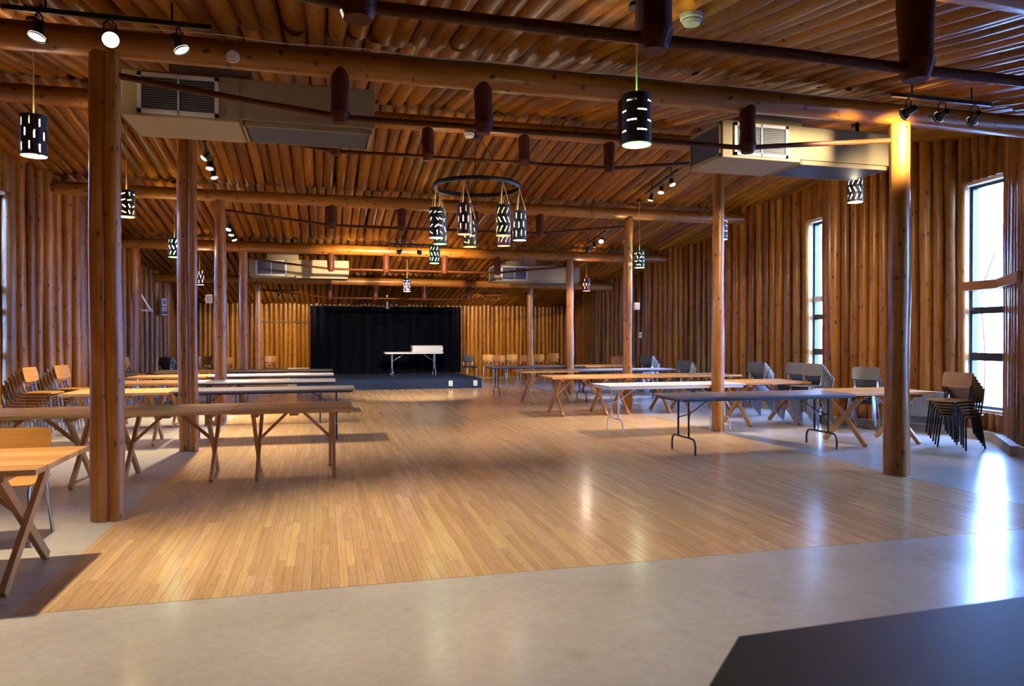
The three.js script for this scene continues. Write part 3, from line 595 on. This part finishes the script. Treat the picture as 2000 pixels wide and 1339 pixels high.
function slots(style, R, H, s) {
  let q = s * 977 + 13; const r = () => { q = (q * 1664525 + 1013904223) >>> 0; return q / 4294967296; }; const out = [], T = Math.PI * 2;
  if (style === 'upright') for (let k = 0; k < 3; k++) for (let i = 0; i < 8; i++) out.push([(i + (k % 2) * 0.5) / 8 * T, H * (0.2 + 0.3 * k) + (r() - 0.5) * 0.03, H * 0.17, 0.011, Math.PI / 2]);
  if (style === 'level') for (let k = 0; k < 4; k++) for (let i = 0; i < 4; i++) out.push([(i + (k % 2) * 0.5) / 4 * T, H * (0.24 + 0.2 * k), 0.065, 0.009, 0]);
  if (style === 'slant') for (let k = 0; k < 3; k++) for (let i = 0; i < 9; i++) out.push([(i + 0.3 * k) / 9 * T, H * (0.2 + 0.3 * k), H * 0.18, 0.0105, k % 2 ? 1.1 : 2.0]);
  if (style === 'mixed') for (let k = 0; k < 4; k++) for (let i = 0; i < 8; i++) out.push([(i + r() * 0.5) / 8 * T, H * (0.15 + 0.23 * k), H * (0.1 + 0.05 * r()), 0.0105, r() * Math.PI]);
  return out;
}
const canOuter = std({ color: lin(0.02, 0.02, 0.022), roughness: 0.5, metalness: 0.3, side: THREE.DoubleSide });
const inks = { white: lin(0.85, 0.83, 0.85), green: lin(0.3, 0.85, 0.32), red: lin(0.85, 0.2, 0.14), yellow: lin(0.9, 0.72, 0.16), blue: lin(0.3, 0.6, 0.9), violet: lin(0.6, 0.45, 0.9) };
const inkMat = {}; for (const k in inks) inkMat[k] = std({ color: inks[k], roughness: 0.7, side: THREE.DoubleSide });
const bulbGeo = (() => { const p = [[0, -0.045], [0.02, -0.04], [0.03, -0.02], [0.028, 0.005], [0.016, 0.03], [0.013, 0.05], [0, 0.05]].map(([x, y]) => new THREE.Vector2(x, y)); return new THREE.LatheGeometry(p, 16); })();
const rimCache = {};
function can(parent, x, y, z, R, H, style, ink, s, cd) {     // y: bottom of the can
  const pat = slots(style, R, H, s);
  const o = mk('can', canGeo(R, H, pat, false), canOuter, parent), n = mk('lining', canGeo(R - 0.004, H, pat, true), inkMat[ink], parent);
  const rim = mk('rim', new THREE.TorusGeometry(R - 0.001, 0.004, 6, 32).rotateX(Math.PI / 2), inkMat[ink], parent);
  const cap = mk('cap', new THREE.RingGeometry(R * 0.86, R, 32).rotateX(-Math.PI / 2), canOuter, parent);
  const sock = mk('socket', new THREE.CylinderGeometry(0.012, 0.012, 0.06, 12), M.blackMetal, parent), b = mk('bulb', bulbGeo, M.bulb, parent);
  mk('cap_bar', box(R * 1.9, 0.006, 0.02, 0, 0, 0), M.blackMetal, parent).position.set(x, y + H - 0.004, z);
  o.position.set(x, y, z); n.position.set(x, y, z); rim.position.set(x, y, z); cap.position.set(x, y + H, z); const by = y + H * 0.52; sock.position.set(x, by + 0.08, z); b.position.set(x, by, z);
  mk('socket_stem', pipe([[x, by + 0.1, z], [x, y + H, z]], 0.006), M.blackMetal, parent);
  const L = new THREE.PointLight(LAMP, cd, 0, 2); L.position.set(x, by - 0.005, z); L.castShadow = true; L.shadow.radius = 1; parent.add(L);
}
function pendant(label, u, v, bottom, style, ink, s, H = 0.34, R = 0.1) {
  const p = thing('can_pendant', label, 'pendant lamp', 'pierced can pendants'); p.position.copy(W(u, bottom, v)); const top = ceilY(v) + 0.02 - bottom;
  can(p, 0, 0, 0, R, H, style, ink, s, PENDANT);
  mk('cord', pipe([[0, H, 0], [0, top, 0]], 0.006), M.cordTan, p);
  const c = mk('ceiling_rose', new THREE.CylinderGeometry(0.05, 0.06, 0.03, 16), M.blackMetal, p); c.position.y = top - 0.02;
}
pendant('black can pendant with upright slots at the far left edge near the spotlights', -2.4, 6.95, 3.04, 'upright', 'white', 1);
pendant('can pendant with criss-cross slots right of the split post', -2.5, 10.3, 3.06, 'mixed', 'yellow', 2);
pendant('green glowing can pendant half hidden by the second left post', -2.6, 13.9, 2.92, 'slant', 'green', 3);
pendant('red glowing can pendant between the second and third left posts', -2.75, 17.5, 2.68, 'upright', 'red', 4);
pendant('black can pendant with level green slots, largest, top centre right', 2.09, 4.6, 2.83, 'level', 'green', 5);
pendant('can pendant with slanted slots below the right air handler', 7.17, 8.5, 3.38, 'slant', 'white', 6);
pendant('can pendant hidden behind the second right post', 6.3, 10.55, 3.1, 'mixed', 'violet', 7);
pendant('green glowing can pendant beside the third right post', 6.25, 13.6, 2.92, 'mixed', 'green', 8);
pendant('red glowing can pendant right of the fourth right post', 6.55, 17.5, 2.69, 'upright', 'red', 9);
pendant('green glowing can pendant in front of the middle spotlight track', 2.14, 14.45, 2.99, 'slant', 'green', 10, 0.36);
pendant('small violet can pendant hanging in front of the stage', 2.1, 19.1, 2.7, 'mixed', 'violet', 11);
{
  const c = thing('ring_chandelier', 'round iron ring chandelier hung with seven coloured can lamps', 'chandelier'); const R = 0.62, y = 3.67, top = under(RIDGE); c.position.copy(W(CU, 0, RIDGE));
  const band = new THREE.LatheGeometry([[R - 0.012, -0.03], [R + 0.012, -0.03], [R + 0.012, 0.03], [R - 0.012, 0.03], [R - 0.012, -0.03]].map(([a, b]) => new THREE.Vector2(a, b)), 64); const ring = mk('ring', band, M.blackMetal, c); ring.position.y = y;
  const hub = mk('hub', new THREE.CylinderGeometry(0.09, 0.07, 0.07, 18), M.blackMetal, c); hub.position.y = top - 0.01;
  for (let k = 0; k < 3; k++) { const q = A([30, 150, 270][k]), cx = Math.cos(q) * 0.9677 + Math.sin(q) * 0.252, cz = Math.cos(q) * 0.252 - Math.sin(q) * 0.9677; mk('chain', pipe([[0.05 * cx, top - 0.03, 0.05 * cz], [R * cx, y + 0.02, R * cz]], 0.006, 6), M.blackMetal, c); }
  const list = [[0, 'blue', 'upright'], [51.4, 'red', 'slant'], [-51.4, 'yellow', 'slant'], [-102.9, 'red', 'upright'], [102.9, 'yellow', 'mixed'], [-154.3, 'white', 'mixed'], [154.3, 'green', 'slant']];
  const rx = 0.9677, rv = -0.252;   // across the view and along it
  list.forEach(([deg, ink, st], i) => {
    const g = sub('can_lamp', c), a = A(deg), ca = Math.cos(a) * R, sa = Math.sin(a) * R, x = ca * rx + sa * 0.252, z = -(ca * rv + sa * 0.9677), H = 0.42, yb = 2.9 - (deg > 0 ? 0.02 : 0);
    can(g, x, yb, z, 0.1, H, st, ink, 20 + i, CHANDELIER);
    for (let k = 0; k < 3; k++) { const q = k / 3 * 6.283 + 0.4; mk('cord', pipe([[x, y - 0.03, z], [x + 0.09 * Math.cos(q), yb + H, z + 0.09 * Math.sin(q)]], 0.005, 5), M.cordTan, g); }
  });
}

// ---------------------------------------------------------------- small fixtures
function disc(label, u, y, v, r, h, tilt) {
  const d = thing('smoke_detector', label, 'detector'); d.position.copy(W(u, y, v)); if (tilt) d.rotation.x = tilt;
  mk('base', new THREE.CylinderGeometry(r, r, h * 0.45, 28), M.white, d); const q = mk('cover', new THREE.CylinderGeometry(r * 0.95, r * 0.7, h * 0.55, 28), M.white, d); q.position.y = -h * 0.5;
  mk('vent', new THREE.TorusGeometry(r * 0.86, 0.004, 6, 28).rotateX(Math.PI / 2), M.grey, d).position.y = -h * 0.42;
}
disc('white round smoke detector on the ceiling near the top edge', 2.52, ceilY(4.6) - 0.02, 4.62, 0.08, 0.07);
disc('white round detector fixed to the beam beside the nearest spotlights', -0.74, under(6.5) + 0.05, 6.37, 0.055, 0.03, -Math.PI / 2);
disc('small white detector on the ridge beam above the ring chandelier', 2.0, under(RIDGE) - 0.015, 10.1, 0.075, 0.06);
function speaker(label, u, y, v, yaw) { const s = thing('wall_speaker', label, 'speaker', 'small cream wall speakers'); s.position.copy(W(u, y, v)); s.rotation.y = yaw; mk('cabinet', new RoundedBoxGeometry(0.12, 0.15, 0.1, 3, 0.012), M.cream, s); mk('grille', new RoundedBoxGeometry(0.1, 0.125, 0.01, 2, 0.004).translate(0, 0, 0.05), M.grilleWhite, s); mk('bracket', box(0.14, 0.04, 0.03, 0, 0, -0.06), M.cream, s); }
speaker('small cream speaker on the third left post', -2.02, 2.18, 13.85, A(10));
speaker('small cream speaker on the third right post', 6.3, 2.14, 13.85, A(-15));
{
  const n = thing('wall_notice', 'white paper notices pinned on the left log wall', 'notice'); n.position.copy(W(-4.22, 2.3, 21.15)); n.rotation.y = A(62);
  mk('backing', box(0.2, 0.46, 0.015), M.maroon, n); mk('sheet', box(0.19, 0.2, 0.006, 0, 0.13, 0.01), M.paper, n); mk('sheet', box(0.19, 0.12, 0.006, 0, -0.05, 0.01), M.paper, n); mk('sheet', box(0.19, 0.04, 0.006, 0, -0.2, 0.01), M.paper, n);
  mk('printed_mark', new THREE.TorusGeometry(0.045, 0.014, 6, 20).translate(0, 0.14, 0.012), M.ink, n); for (let i = 0; i < 3; i++) mk('printed_line', box(0.12, 0.012, 0.002, 0, -0.02 - 0.03 * i, 0.014), M.ink, n);
  const s = thing('wall_shelf', 'small corner shelf with a slanted bracket on the left log wall', 'shelf'); s.position.copy(W(-4.62, 2.18, 20.3)); s.rotation.y = A(62);
  mk('board', metreUV(box(0.62, 0.03, 0.24), 'x'), legWood, s); mk('front_edge', box(0.62, 0.05, 0.02, 0, 0, 0.12), M.reveal, s); mk('bracket', bar(0.025, 0.04, v3(0.28, 0.02, 0.1), v3(0.1, 0.5, -0.1)), legWood, s);
  function heater(label, u, v, w, h, yaw, ink) {
    const c = thing('convector_heater', label, 'heater', 'wall heaters'); c.position.copy(W(u, yaw ? 0.13 : 0, v)); c.rotation.y = yaw;
    mk('case', new RoundedBoxGeometry(w, h, 0.18, 2, 0.012).translate(0, h / 2, 0), ink, c); const k = Math.round(w / 0.055); for (let i = 0; i < k; i++) mk('fin', box(0.02, h * 0.34, 0.012, -w / 2 + (i + 0.5) * w / k, h * 0.72, 0.092), M.louvre, c); mk('kick_grille', box(w * 0.9, h * 0.2, 0.008, 0, h * 0.16, 0.091), M.ductDark, c);
  }
  heater('grey convector heater against the log wall behind the nearest right post', 9.04, 9.26, 0.8, 0.52, A(-60), M.grey);
  heater('pale convector heater at the back wall left of the curtain', -0.9, 26.05, 0.72, 0.42, 0, M.cream);
  const sw = thing('switch_box', 'small pale switch box on the right log wall by the third post', 'switch'); sw.position.copy(W(8.3, 1.55, 18.0)); sw.rotation.y = A(-50); mk('case', new RoundedBoxGeometry(0.09, 0.16, 0.05, 2, 0.008), M.white, sw); mk('toggle', box(0.02, 0.04, 0.02, 0, 0, 0.03), M.grey, sw);
  const pr = thing('hanging_stage_lamp', 'small dark stage lamp hanging under the farthest beam', 'stage lamp'); pr.position.copy(W(1.75, 2.42, 21.2)); mk('housing', new THREE.CylinderGeometry(0.055, 0.07, 0.2, 16), M.blackMetal, pr); mk('stem', pipe([[0, 0.1, 0], [0, 0.28, 0]], 0.008), M.blackMetal, pr); mk('clamp', box(0.05, 0.05, 0.08, 0, 0.27, 0), M.blackMetal, pr);
}
// black counter top close to the camera, corner cut off
{
  const c = thing('black_counter', 'black laminate counter close to the camera at bottom right', 'counter'); const y = 0.95;
  const P = [[0.737, 1.165], [1.65, 1.2], [1.65, 0.35], [0.44, 0.35], [0.44, 0.86], [0.589, 1.013]], s = new THREE.Shape(); P.forEach(([u, v], i) => i ? s.lineTo(u, v) : s.moveTo(u, v));
  const g = new THREE.ExtrudeGeometry(s, { depth: 0.035, bevelEnabled: true, bevelSize: 0.004, bevelThickness: 0.004, bevelSegments: 2 }); g.rotateX(-Math.PI / 2); mk('top', metreUV(g, 'x'), M.counter, c).position.y = y - 0.039;
  mk('cabinet', box(0.75, 0.9, 0.6, 1.22, 0.455, -0.75), M.counter, c);
}
renderer.render(scene, camera);
